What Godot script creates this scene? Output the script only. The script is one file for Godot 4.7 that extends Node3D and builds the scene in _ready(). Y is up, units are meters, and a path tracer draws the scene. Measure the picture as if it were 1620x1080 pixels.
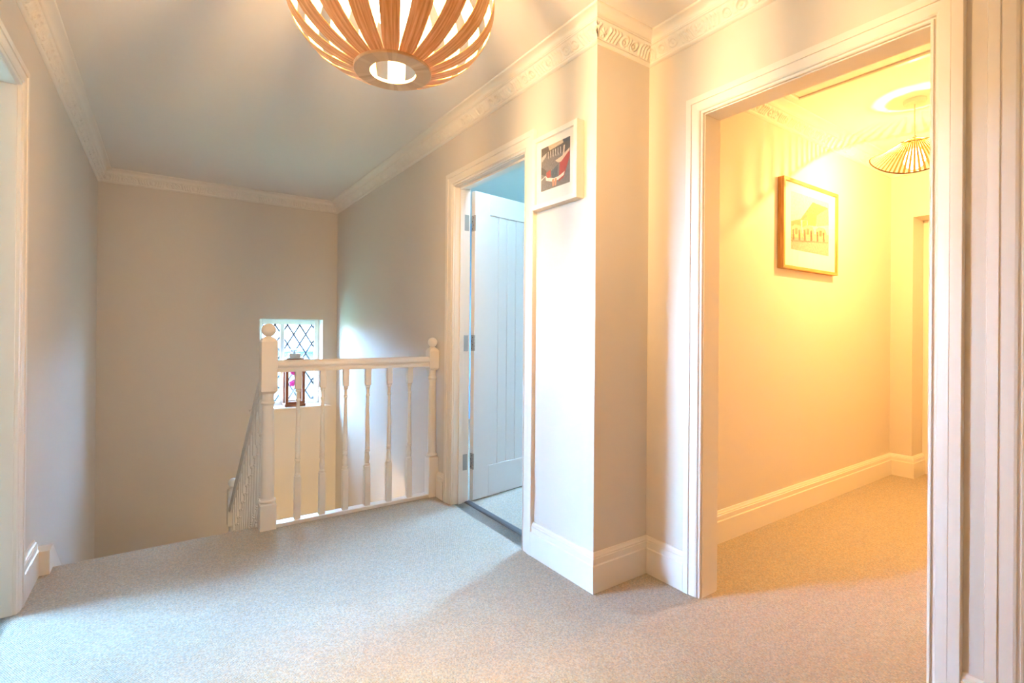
extends Node3D

# ---------------------------------------------------------------- measures (metres)
const XL := -0.4636      # left wall face
const XR := 1.4849       # right wall face (door and chimney-breast wall)
const XW := 1.8155       # recessed right wall face (wide opening)
const ZP := -1.5306      # pier side face, also the corridor's picture wall
const ZE := -5.3696      # stair end wall face
const ZF := -3.0527      # edge of the landing floor
const ZN := 1.3          # wall behind the camera
const CEIL := 2.4
const XC := 4.65         # corridor end wall face
const ZC := -0.47        # corridor near wall face
const DOOR_H := 1.981
const LOW := -2.7        # floor level below
const LAMP := Vector3(0.463, 1.902, -1.198)
const PENDANT := Vector3(3.45, 2.07, -1.027)

var M := {}
var used := {}
var rng := RandomNumberGenerator.new()


func _ready() -> void:
	rng.seed = 7
	# ------------------------------------------------------------ camera
	var cam := Camera3D.new()
	cam.name = "camera"
	add_child(cam)
	cam.position = Vector3(0, 1.0901, 0)
	cam.rotation_order = EULER_ORDER_YXZ
	cam.rotation = Vector3(0.0021, -0.6062, 0.0083)
	cam.projection = Camera3D.PROJECTION_FRUSTUM
	cam.near = 0.05
	cam.far = 120.0
	cam.size = 2.0 * 540.0 / 792.82 * cam.near
	cam.frustum_offset = Vector2(0, -19.3 / 792.82 * cam.near)
	cam.current = true
	# ------------------------------------------------------------ sky and exposure
	var we := WorldEnvironment.new()
	we.name = "environment"
	var env := Environment.new()
	var sky := Sky.new()
	var sm := ProceduralSkyMaterial.new()
	sm.sky_top_color = Color(0.56, 0.78, 1.0)
	sm.sky_horizon_color = Color(0.66, 0.84, 1.0)
	sm.sky_curve = 0.2
	sm.ground_horizon_color = Color(0.55, 0.56, 0.55)
	sm.ground_bottom_color = Color(0.40, 0.41, 0.38)
	sky.sky_material = sm
	env.background_mode = Environment.BG_SKY
	env.sky = sky
	env.background_energy_multiplier = 125.0
	env.tonemap_mode = Environment.TONE_MAPPER_LINEAR
	env.tonemap_exposure = 1.58
	env.sdfgi_enabled = true
	env.ssao_enabled = true
	env.ssil_enabled = true
	we.environment = env
	add_child(we)

	make_materials()
	build_shell()
	build_cornices()
	build_baseboards()
	build_openings()
	build_stairs()
	build_stair_window()
	build_side_room_windows()
	build_balustrades()
	build_hall_pendant()
	build_corridor_pendant()
	build_lower_lamp()
	build_pictures()
	build_sill_things()
	build_small_things()
	build_outside()


# ================================================================ materials
func tint(r: float, g: float, b: float) -> Color:
	return Color(r / 255.0, g / 255.0, b / 255.0)


func plain(called: String, c: Color, rough: float, metal := 0.0) -> StandardMaterial3D:
	var m := StandardMaterial3D.new()
	m.resource_name = called
	m.albedo_color = c
	m.roughness = rough
	m.metallic = metal
	M[called] = m
	return m


func noise_tex(size: int, freq: float, seed_: int, octaves := 3) -> NoiseTexture2D:
	var n := FastNoiseLite.new()
	n.seed = seed_
	n.frequency = freq
	n.fractal_octaves = octaves
	var t := NoiseTexture2D.new()
	t.width = size
	t.height = size
	t.seamless = true
	t.noise = n
	return t


func make_materials() -> void:
	var roller := noise_tex(256, 0.09, 3, 3)
	for a in [["wall_paint", tint(226, 220, 211), 0.62], ["ceiling_paint", tint(240, 238, 234), 0.75]]:
		var m := plain(a[0], a[1], a[2])
		m.heightmap_enabled = true
		m.heightmap_texture = roller
		m.heightmap_scale = 0.012
		m.uv1_triplanar = true
		m.uv1_world_triplanar = true
		m.uv1_scale = Vector3(4, 4, 4)
	plain("trim_paint", tint(243, 239, 232), 0.36)
	plain("door_paint", tint(240, 238, 234), 0.42)
	plain("cornice_paint", tint(241, 238, 232), 0.7)
	plain("room_paint", tint(150, 190, 226), 0.7)
	plain("frame_white", tint(244, 241, 236), 0.35)
	plain("mat_board", tint(248, 245, 238), 0.85)
	plain("steel", tint(178, 174, 168), 0.38, 0.6)
	plain("screw", tint(70, 66, 62), 0.4, 0.9)
	plain("threshold_metal", tint(112, 116, 120), 0.45, 0.6)
	plain("lantern_metal", tint(208, 211, 213), 0.5, 0.15)
	plain("lead", tint(72, 74, 82), 0.6, 0.3)
	plain("petal", tint(214, 22, 150), 0.6)
	plain("petal_dark", tint(150, 10, 100), 0.6)
	plain("stem_green", tint(70, 110, 60), 0.6)
	plain("cord_white", tint(235, 232, 225), 0.5)
	plain("rib_wire", tint(196, 160, 92), 0.55)
	plain("ring_wire", tint(92, 66, 34), 0.55)
	plain("house_render", tint(70, 67, 65), 0.9)
	plain("roof_tile", tint(74, 52, 48), 0.9)
	plain("gutter_dark", tint(34, 52, 66), 0.6)
	plain("window_dark", tint(40, 48, 56), 0.3)
	plain("grass", tint(96, 112, 74), 0.95)
	plain("brown_wood_end", tint(92, 52, 30), 0.5)
	var g := plain("pane_glass", Color(1, 1, 1, 0.06), 0.02)
	g.transparency = BaseMaterial3D.TRANSPARENCY_ALPHA
	var b := plain("bulb_warm", Color(1, 0.95, 0.85), 0.4)
	b.emission_enabled = true
	b.emission = Color(1.0, 0.90, 0.72)
	b.emission_energy_multiplier = 12.0
	var b2 := plain("bulb_amber", Color(1, 0.95, 0.85), 0.4)
	b2.emission_enabled = true
	b2.emission = Color(1.0, 0.86, 0.60)
	b2.emission_energy_multiplier = 14.0
	make_carpet()
	wood("veneer", [tint(236, 210, 158), tint(220, 184, 126), tint(194, 152, 96)], 11)
	var v: StandardMaterial3D = M.veneer
	v.backlight_enabled = true
	v.backlight = Color(0.36, 0.28, 0.18)
	wood("birch", [tint(236, 208, 170), tint(226, 194, 152), tint(214, 180, 136)], 12)
	wood("oak", [tint(214, 168, 104), tint(198, 148, 84), tint(176, 126, 66)], 13)
	wood("brown_wood", [tint(156, 92, 48), tint(128, 70, 34), tint(98, 50, 24)], 14)


func make_carpet() -> void:
	var n := 1024
	var cells := 96
	var px := float(n) / cells
	var r := RandomNumberGenerator.new()
	r.seed = 5
	var tone := PackedFloat32Array()
	var hue := PackedFloat32Array()
	var lift := PackedFloat32Array()
	var jx := PackedFloat32Array()
	for i in cells * cells:
		tone.append(r.randfn(0.0, 1.0))
		hue.append(r.randf())
		lift.append(r.randf_range(0.7, 1.0))
		jx.append(r.randf_range(-0.14, 0.14))
	var col := PackedByteArray()
	var hgt := PackedByteArray()
	col.resize(n * n * 3)
	hgt.resize(n * n)
	for y in n:
		var fy := y / px
		var cy := int(fy)
		var dy := fy - cy - 0.5
		var shift := 0.5 if cy % 2 == 1 else 0.0
		for x in n:
			var fx := x / px + shift
			var cx := int(fx) % cells
			var k := cy * cells + cx
			var dx := fx - floorf(fx) - 0.5 + jx[k]
			var d := dx * dx * 3.6 + dy * dy * 3.0
			var h := maxf(0.0, 1.0 - d) * lift[k]
			hgt[y * n + x] = int(255.0 * h)
			var t := clampf(tone[k], -1.8, 1.8) * 8.0
			var warm := 7.0 if hue[k] < 0.35 else (-5.0 if hue[k] > 0.8 else 0.0)
			var o := (y * n + x) * 3
			col[o] = int(clampf(207.0 + t + warm, 0, 255))
			col[o + 1] = int(clampf(199.0 + t, 0, 255))
			col[o + 2] = int(clampf(184.0 + t - warm, 0, 255))
	var m := plain("carpet", Color.WHITE, 0.95)
	m.metallic_specular = 0.15
	m.albedo_texture = ImageTexture.create_from_image(Image.create_from_data(n, n, false, Image.FORMAT_RGB8, col))
	m.heightmap_enabled = true
	m.heightmap_texture = ImageTexture.create_from_image(Image.create_from_data(n, n, false, Image.FORMAT_L8, hgt))
	m.heightmap_scale = 0.32
	m.uv1_triplanar = true
	m.uv1_world_triplanar = true
	m.uv1_scale = Vector3.ONE / 0.5


func wood(called: String, c: Array, seed_: int) -> void:
	# grain that runs along v
	var n := FastNoiseLite.new()
	n.seed = seed_
	n.frequency = 0.03
	n.fractal_octaves = 4
	var im := Image.create(128, 512, false, Image.FORMAT_RGB8)
	for y in 512:
		for x in 128:
			var t := 0.5 + 0.9 * n.get_noise_2d(x * 5.0, y * 0.28)
			t += 0.25 * n.get_noise_2d(x * 22.0 + 700.0, y * 0.7)
			t = clampf(t, 0.0, 1.0)
			var k: Color = (c[0] as Color).lerp(c[1], t * 2.0) if t < 0.5 else (c[1] as Color).lerp(c[2], t * 2.0 - 1.0)
			im.set_pixel(x, y, k)
	var m := plain(called, Color.WHITE, 0.5)
	m.albedo_texture = ImageTexture.create_from_image(im)


# ================================================================ nodes
func numbered(called: String) -> String:
	if not used.has(called):
		used[called] = 0
		return called
	used[called] += 1
	return "%s_%03d" % [called, used[called]]


func thing(called: String, label: String, category: String, at := Vector3.ZERO, group := "") -> Node3D:
	var o := Node3D.new()
	o.name = numbered(called)
	add_child(o)
	o.position = at
	o.set_meta("label", label)
	o.set_meta("category", category)
	if group:
		o.set_meta("group", group)
	return o


func part(called: String, mesh: Mesh, m: String, parent: Node3D) -> MeshInstance3D:
	var o := MeshInstance3D.new()
	o.name = called
	o.mesh = mesh
	o.material_override = M[m]
	parent.add_child(o, true)
	return o


func solid(called: String, st: SurfaceTool, m: String, parent: Node3D) -> MeshInstance3D:
	return part(called, st.commit(), m, parent)


func struct(called: String, st: SurfaceTool, m: String, label := "") -> MeshInstance3D:
	var o := solid(called, st, m, self)
	o.set_meta("kind", "structure")
	if label:
		o.set_meta("label", label)
	return o


func struct_root(called: String, label: String) -> Node3D:
	var o := Node3D.new()
	o.name = called
	add_child(o)
	o.set_meta("kind", "structure")
	o.set_meta("label", label)
	return o


# ================================================================ shapes
func mb() -> SurfaceTool:
	var st := SurfaceTool.new()
	st.begin(Mesh.PRIMITIVE_TRIANGLES)
	return st


func tri(st: SurfaceTool, a: Vector3, b: Vector3, c: Vector3, out: Vector3, ua := Vector2.ZERO, ub := Vector2.ZERO, uc := Vector2.ZERO) -> void:
	var n := (c - a).cross(b - a)
	if n.length_squared() < 1e-16:
		return
	n = n.normalized()
	if n.dot(out) < 0.0:
		tri(st, a, c, b, out, ua, uc, ub)
		return
	st.set_normal(n)
	st.set_uv(ua)
	st.add_vertex(a)
	st.set_normal(n)
	st.set_uv(ub)
	st.add_vertex(b)
	st.set_normal(n)
	st.set_uv(uc)
	st.add_vertex(c)


func quad(st: SurfaceTool, a: Vector3, b: Vector3, c: Vector3, d: Vector3, out: Vector3) -> void:
	tri(st, a, b, c, out)
	tri(st, a, c, d, out)


func quad_uv(st: SurfaceTool, a: Vector3, b: Vector3, c: Vector3, d: Vector3, out: Vector3, u: Array) -> void:
	tri(st, a, b, c, out, u[0], u[1], u[2])
	tri(st, a, c, d, out, u[0], u[2], u[3])


# a box between two corners, its edges chamfered by ch
func box(st: SurfaceTool, lo: Vector3, hi: Vector3, ch := 0.0) -> void:
	var c := (lo + hi) * 0.5
	var h := (hi - lo).abs() * 0.5
	for ax in 3:
		var u := Vector3.ZERO
		var v := Vector3.ZERO
		var n := Vector3.ZERO
		n[ax] = 1
		u[(ax + 1) % 3] = h[(ax + 1) % 3] - ch
		v[(ax + 2) % 3] = h[(ax + 2) % 3] - ch
		for s in [-1.0, 1.0]:
			var p: Vector3 = c + n * h[ax] * s
			# wood grain runs along the longer side
			var l := [Vector2(0, 0), Vector2(u.length() * 8, 0), Vector2(u.length() * 8, v.length() * 2), Vector2(0, v.length() * 2)]
			if u.length() > v.length():
				l = [Vector2(0, 0), Vector2(0, u.length() * 2), Vector2(v.length() * 8, u.length() * 2), Vector2(v.length() * 8, 0)]
			quad_uv(st, p - u - v, p + u - v, p + u + v, p - u + v, n * s, l)
	if ch <= 0.0:
		return
	for ax in 3:
		var a1 := (ax + 1) % 3
		var a2 := (ax + 2) % 3
		for s1 in [-1.0, 1.0]:
			for s2 in [-1.0, 1.0]:
				var e := Vector3.ZERO
				e[ax] = h[ax] - ch
				var p := c
				p[a1] += s1 * h[a1]
				p[a2] += s2 * (h[a2] - ch)
				var q := c
				q[a1] += s1 * (h[a1] - ch)
				q[a2] += s2 * h[a2]
				var n := Vector3.ZERO
				n[a1] = s1
				n[a2] = s2
				quad(st, p - e, p + e, q + e, q - e, n)
	for sx in [-1.0, 1.0]:
		for sy in [-1.0, 1.0]:
			for sz in [-1.0, 1.0]:
				var s := Vector3(sx, sy, sz)
				var k := c + s * h
				tri(st, k - Vector3(0, sy * ch, sz * ch), k - Vector3(sx * ch, 0, sz * ch), k - Vector3(sx * ch, sy * ch, 0), s)


func box_mesh(lo: Vector3, hi: Vector3, ch := 0.0) -> Mesh:
	var st := mb()
	box(st, lo, hi, ch)
	return st.commit()


# a closed profile (x away from the path in its plane, y along n) carried along a path, mitred at its corners
func sweep(st: SurfaceTool, profile: Array, path: Array, n: Vector3, side: float) -> void:
	var count := path.size()
	var rows := []
	for i in count:
		var t1: Vector3 = (path[i] - path[i - 1]).normalized() if i > 0 else (path[1] - path[0]).normalized()
		var t2: Vector3 = (path[i + 1] - path[i]).normalized() if i < count - 1 else t1
		var m1 := n.cross(t1) * side
		var m2 := n.cross(t2) * side
		var mi := (m1 + m2) / (1.0 + m1.dot(m2))
		var row := []
		for p in profile:
			row.append(path[i] + mi * p.x + n * p.y)
		rows.append(row)
	var area := 0.0
	for k in profile.size():
		var p: Vector2 = profile[k]
		var q: Vector2 = profile[(k + 1) % profile.size()]
		area += p.x * q.y - q.x * p.y
	for i in count - 1:
		var t: Vector3 = (path[i + 1] - path[i]).normalized()
		var m := n.cross(t) * side
		for k in profile.size():
			var k2 := (k + 1) % profile.size()
			var e: Vector2 = profile[k2] - profile[k]
			var o2 := Vector2(e.y, -e.x) * signf(area)
			quad(st, rows[i][k], rows[i][k2], rows[i + 1][k2], rows[i + 1][k], m * o2.x + n * o2.y)
	var tris := Geometry2D.triangulate_polygon(PackedVector2Array(profile))
	for end in [0, count - 1]:
		var out: Vector3 = (path[0] - path[1]) if end == 0 else (path[count - 1] - path[count - 2])
		for k in tris.size() / 3:
			tri(st, rows[end][tris[k * 3]], rows[end][tris[k * 3 + 1]], rows[end][tris[k * 3 + 2]], out)


# turned wood: rings of (radius, height) about a vertical axis
func lathe(st: SurfaceTool, profile: Array, at: Vector3, segs := 20) -> void:
	for k in profile.size() - 1:
		var p: Vector2 = profile[k]
		var q: Vector2 = profile[k + 1]
		var nn := Vector2(q.y - p.y, p.x - q.x)
		if nn.length() < 1e-7:
			continue
		nn = nn.normalized()
		for i in segs:
			var a := TAU * i / segs
			var b := TAU * (i + 1) / segs
			var da := Vector3(cos(a), 0, sin(a))
			var db := Vector3(cos(b), 0, sin(b))
			var v := [at + da * p.x + Vector3.UP * p.y, at + da * q.x + Vector3.UP * q.y, at + db * q.x + Vector3.UP * q.y, at + db * p.x + Vector3.UP * p.y]
			var ns := [da * nn.x + Vector3.UP * nn.y, da * nn.x + Vector3.UP * nn.y, db * nn.x + Vector3.UP * nn.y, db * nn.x + Vector3.UP * nn.y]
			var order := [0, 1, 2, 0, 2, 3]
			var fn: Vector3 = (v[2] - v[0]).cross(v[1] - v[0]) + (v[3] - v[0]).cross(v[2] - v[0])
			if fn.dot(ns[0] + ns[2]) < 0:
				order = [0, 2, 1, 0, 3, 2]
			for o in order:
				st.set_normal(ns[o])
				st.set_uv(Vector2(i / float(segs) * 2.0, v[o].y * 2.0))
				st.add_vertex(v[o])


func tube(st: SurfaceTool, pts: Array, r: float, segs := 8, closed := false) -> void:
	var n := pts.size()
	var rings := []
	var norms := []
	for i in n:
		var a: Vector3 = pts[(i - 1 + n) % n] if closed or i > 0 else pts[i]
		var b: Vector3 = pts[(i + 1) % n] if closed or i < n - 1 else pts[i]
		var t := (b - a).normalized()
		var u := t.cross(Vector3.UP if absf(t.y) < 0.95 else Vector3.RIGHT).normalized()
		var w := t.cross(u)
		var ring := []
		var nr := []
		for k in segs:
			var d := u * cos(TAU * k / segs) + w * sin(TAU * k / segs)
			ring.append(pts[i] + d * r)
			nr.append(d)
		rings.append(ring)
		norms.append(nr)
	for i in (n if closed else n - 1):
		var j := (i + 1) % n
		for k in segs:
			var l := (k + 1) % segs
			var v := [rings[i][k], rings[j][k], rings[j][l], rings[i][l]]
			var ns := [norms[i][k], norms[j][k], norms[j][l], norms[i][l]]
			var order := [0, 1, 2, 0, 2, 3]
			if (v[2] - v[0]).cross(v[1] - v[0]).dot(ns[0] + ns[2]) < 0:
				order = [0, 2, 1, 0, 3, 2]
			for o in order:
				st.set_normal(ns[o])
				st.set_uv(Vector2.ZERO)
				st.add_vertex(v[o])
	if not closed:
		for e in [0, n - 1]:
			var out: Vector3 = pts[0] - pts[1] if e == 0 else pts[n - 1] - pts[n - 2]
			for k in range(1, segs - 1):
				tri(st, rings[e][0], rings[e][k], rings[e][k + 1], out)


func ball(st: SurfaceTool, at: Vector3, r: Vector3, segs := 20, rows := 12) -> void:
	for j in rows:
		for i in segs:
			var v := []
			for q in [[i, j], [i, j + 1], [i + 1, j + 1], [i + 1, j]]:
				var a: float = TAU * q[0] / segs
				var b: float = PI * q[1] / rows - PI / 2
				v.append(Vector3(cos(a) * cos(b), sin(b), sin(a) * cos(b)))
			var order := [0, 1, 2, 0, 2, 3]
			if (v[2] - v[0]).cross(v[1] - v[0]).dot(v[0] + v[2]) + (v[3] - v[0]).cross(v[2] - v[0]).dot(v[0] + v[2]) < 0:
				order = [0, 2, 1, 0, 3, 2]
			for o in order:
				st.set_normal((v[o] / r).normalized())
				st.set_uv(Vector2.ZERO)
				st.add_vertex(at + v[o] * r)


# a flat polygon in a plane (corner o, axes u and v), given thickness along n
func slab(st: SurfaceTool, poly: PackedVector2Array, o: Vector3, u: Vector3, v: Vector3, n: Vector3, thick: float) -> void:
	var tris := Geometry2D.triangulate_polygon(poly)
	var lo := []
	var hi := []
	for p in poly:
		lo.append(o + u * p.x + v * p.y)
		hi.append(o + u * p.x + v * p.y + n * thick)
	for k in tris.size() / 3:
		var i := [tris[k * 3], tris[k * 3 + 1], tris[k * 3 + 2]]
		tri(st, lo[i[0]], lo[i[1]], lo[i[2]], -n, poly[i[0]], poly[i[1]], poly[i[2]])
		tri(st, hi[i[0]], hi[i[1]], hi[i[2]], n, poly[i[0]], poly[i[1]], poly[i[2]])
	var area := 0.0
	for k in poly.size():
		area += poly[k].cross(poly[(k + 1) % poly.size()])
	for k in poly.size():
		var k2 := (k + 1) % poly.size()
		var e := poly[k2] - poly[k]
		var o2 := Vector2(e.y, -e.x) * signf(area)
		quad(st, lo[k], lo[k2], hi[k2], hi[k], u * o2.x + v * o2.y)


# ================================================================ the shell of the house
func wall_run(called: String, along_x: bool, face: float, thick: float, a: float, b: float, y0: float, y1: float, holes: Array, m := "wall_paint", label := "") -> MeshInstance3D:
	# face .. face + thick is the wall's thickness; holes are [from, to, bottom, top] along its length
	var st := mb()
	var put := func(p: float, q: float, l: float, h: float) -> void:
		if q - p < 1e-4 or h - l < 1e-4:
			return
		var f0 := minf(face, face + thick)
		var f1 := maxf(face, face + thick)
		if along_x:
			box(st, Vector3(p, l, f0), Vector3(q, h, f1))
		else:
			box(st, Vector3(f0, l, p), Vector3(f1, h, q))
	var at := a
	for h in holes:
		put.call(at, h[0], y0, y1)
		put.call(h[0], h[1], y0, h[2])
		put.call(h[0], h[1], h[3], y1)
		at = h[1]
	put.call(at, b, y0, y1)
	return struct(called, st, m, label)


func build_shell() -> void:
	var top := CEIL + 0.1
	var L := 0.03    # thickness of door linings, which fill the holes
	# walls of the hall
	wall_run("wall_left", false, XL, -0.1, ZE - 0.25, ZN, LOW, top, [[-2.62 - L, -1.86 + L, 0.0, DOOR_H + 0.02 + L]], "wall_paint", "grey cream wall on the left with a cased doorway")
	wall_run("wall_end", true, ZE, -0.25, XL, XR + 0.1, LOW, top, [[0.756, 1.3425, 0.306, 1.1815]], "wall_paint", "grey cream end wall of the stairwell with the small window")
	wall_run("wall_right", false, XR, 0.1, ZE, ZP, LOW, top, [[-2.774 - L, -2.031 + L, 0.0, DOOR_H + L]], "wall_paint", "cream right wall with the white planked door")
	wall_run("wall_pier", true, ZP, -0.1, XR + 0.1, XC + 0.35, 0.0, top, [], "wall_paint", "side of the pier running on as the corridor's picture wall")
	wall_run("wall_recessed", false, XW, 0.1, ZP, ZN, 0.0, top, [[-1.239 - L, -0.505 + L, 0.0, DOOR_H + L], [-0.30 - L, 0.462 + L, 0.0, DOOR_H + L]], "wall_paint", "set-back cream wall with the wide cased opening")
	wall_run("wall_rear", true, ZN, 0.1, XL - 0.1, XW + 0.1, -0.25, top, [], "wall_paint", "cream wall behind the landing")
	wall_run("wall_corridor_near", true, ZC, 0.1, XW + 0.1, XC + 0.45, 0.0, top, [], "wall_paint", "near wall of the lamplit corridor")
	wall_run("wall_corridor_end", false, XC, 0.3, ZP, ZC, 0.0, top, [[-1.39, -0.62, 0.0, 1.972]], "wall_paint", "end wall of the corridor with a deep opening")
	# floors
	var st := mb()
	box(st, Vector3(XL - 0.1, -0.25, ZF), Vector3(XR + 0.1, 0, ZN))
	box(st, Vector3(XR + 0.1, -0.25, ZP), Vector3(XC + 0.45, 0, ZN))
	struct("floor", st, "carpet", "beige grey loop pile carpet over the landing and corridor")
	st = mb()
	box(st, Vector3(XR + 0.1, -0.25, ZE), Vector3(4.75, 0, ZP - 0.1))
	struct("floor_bedroom", st, "carpet", "pale carpet in the room behind the planked door")
	st = mb()
	box(st, Vector3(-2.8, -0.25, -5.0), Vector3(XL - 0.1, 0, -0.2))
	struct("floor_left_room", st, "carpet", "pale carpet in the room on the left")
	st = mb()
	box(st, Vector3(XL - 0.1, LOW - 0.1, ZE - 0.25), Vector3(XR + 0.1, LOW, -0.4))
	struct("floor_below", st, "carpet", "carpet at the foot of the stairs")
	wall_run("wall_lower_right", false, XR, 0.1, ZP, -0.4, LOW, -0.25, [], "wall_paint", "right wall of the hall below the landing")
	wall_run("wall_lower_near", true, -0.5, 0.1, XL, XR, LOW, -0.25, [], "wall_paint", "near wall of the hall below the landing")
	# ceilings
	st = mb()
	box(st, Vector3(XL - 0.1, CEIL, ZE - 0.25), Vector3(XW + 0.1, CEIL + 0.12, ZN + 0.1))
	struct("ceiling", st, "ceiling_paint", "flat white ceiling of the landing")
	st = mb()
	box(st, Vector3(XW + 0.1, CEIL, ZP - 0.1), Vector3(XC + 0.45, CEIL + 0.12, ZC + 0.1))
	struct("ceiling_corridor", st, "ceiling_paint", "white corridor ceiling with the loft hatch")
	st = mb()
	box(st, Vector3(XR + 0.1, CEIL, ZE - 0.1), Vector3(4.75, CEIL + 0.12, ZP - 0.1))
	struct("ceiling_bedroom", st, "ceiling_paint", "ceiling of the room behind the planked door")
	st = mb()
	box(st, Vector3(-2.9, CEIL, -5.1), Vector3(XL - 0.1, CEIL + 0.12, -0.1))
	struct("ceiling_left_room", st, "ceiling_paint", "ceiling of the room on the left")
	# the two side rooms
	wall_run("wall_bedroom_far", false, 4.65, 0.1, ZE - 0.1, ZP - 0.1, -0.25, top, [[-3.55, -2.8, 0.75, 2.1]], "room_paint", "window wall of the room behind the planked door")
	wall_run("wall_bedroom_end", true, ZE, -0.1, XR + 0.1, 4.65, -0.25, top, [], "room_paint", "end wall of the room behind the planked door")
	wall_run("wall_left_room_far", false, -2.8, -0.1, -5.1, -0.1, -0.25, top, [[-4.1, -2.8, 1.0, 2.05]], "wall_paint", "window wall of the room on the left")
	wall_run("wall_left_room_end", true, -5.0, -0.1, -2.8, XL - 0.1, -0.25, top, [], "wall_paint", "end wall of the room on the left")
	wall_run("wall_left_room_near", true, -0.2, 0.1, -2.8, XL - 0.1, -0.25, top, [], "wall_paint", "near wall of the room on the left")


# ================================================================ cornice with cast ornament
var motif := PackedFloat32Array()
const MU := 64
const MV := 16
const PERIOD := 0.31


func ridge(p: Vector2, a: Vector2, b: Vector2, w: float) -> float:
	var t := clampf((p - a).dot(b - a) / (b - a).length_squared(), 0, 1)
	var d := p.distance_to(a + (b - a) * t)
	var k := maxf(0.0, 1.0 - (d * d) / (w * w))
	return k


func make_motif() -> void:
	# acanthus leaves on both sides of a flower, a scroll at each end; heights in metres over one period
	for j in MV:
		for i in MU:
			var u := ((i + 0.5) / MU - 0.5) * PERIOD
			var v := (j + 0.5) / MV * 0.056
			var p := Vector2(absf(u), v)
			var h := 0.0
			# flower
			var f := p - Vector2(0, 0.028)
			var petal := 0.014 + 0.006 * cos(6.0 * atan2(f.y, f.x))
			h = maxf(h, 0.0075 * clampf((petal - f.length()) / 0.006, 0, 1))
			h = maxf(h, 0.009 * clampf((0.005 - f.length()) / 0.004, 0, 1))
			# leaves that lean outwards, with curled tips
			for k in 4:
				var x0 := 0.026 + k * 0.018
				h = maxf(h, 0.0075 * ridge(p, Vector2(x0, 0.008), Vector2(x0 + 0.010, 0.044), 0.0062))
				h = maxf(h, 0.009 * ridge(p, Vector2(x0 + 0.010, 0.044), Vector2(x0 + 0.003, 0.050), 0.0055))
			# scroll
			var s := p - Vector2(0.126, 0.027)
			var rr := s.length()
			var spiral := 0.017 + 0.003 * sin(atan2(s.y, s.x))
			h = maxf(h, 0.0085 * maxf(0.0, 1.0 - pow((rr - spiral) / 0.0045, 2)))
			h = maxf(h, 0.008 * clampf((0.007 - rr) / 0.004, 0, 1))
			h = maxf(h, 0.007 * ridge(p, Vector2(0.150, 0.012), Vector2(0.153, 0.044), 0.005))
			# drilled shadows along the upper edge
			if v > 0.050:
				h *= 0.5
			motif.append(h)


func motif_at(s: float, v: float) -> float:
	var fu := fposmod(s / PERIOD, 1.0) * MU - 0.5
	var fv := v * MV - 0.5
	if fv < 0.0 or fv > MV - 1.0:
		return 0.0
	var i0 := int(floorf(fu))
	var a := fu - i0
	var j0 := int(fv)
	var b := fv - j0
	var j1 := mini(j0 + 1, MV - 1)
	var i1 := posmod(i0 + 1, MU)
	i0 = posmod(i0, MU)
	return lerpf(lerpf(motif[j0 * MU + i0], motif[j0 * MU + i1], a), lerpf(motif[j1 * MU + i0], motif[j1 * MU + i1], a), b)


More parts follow.
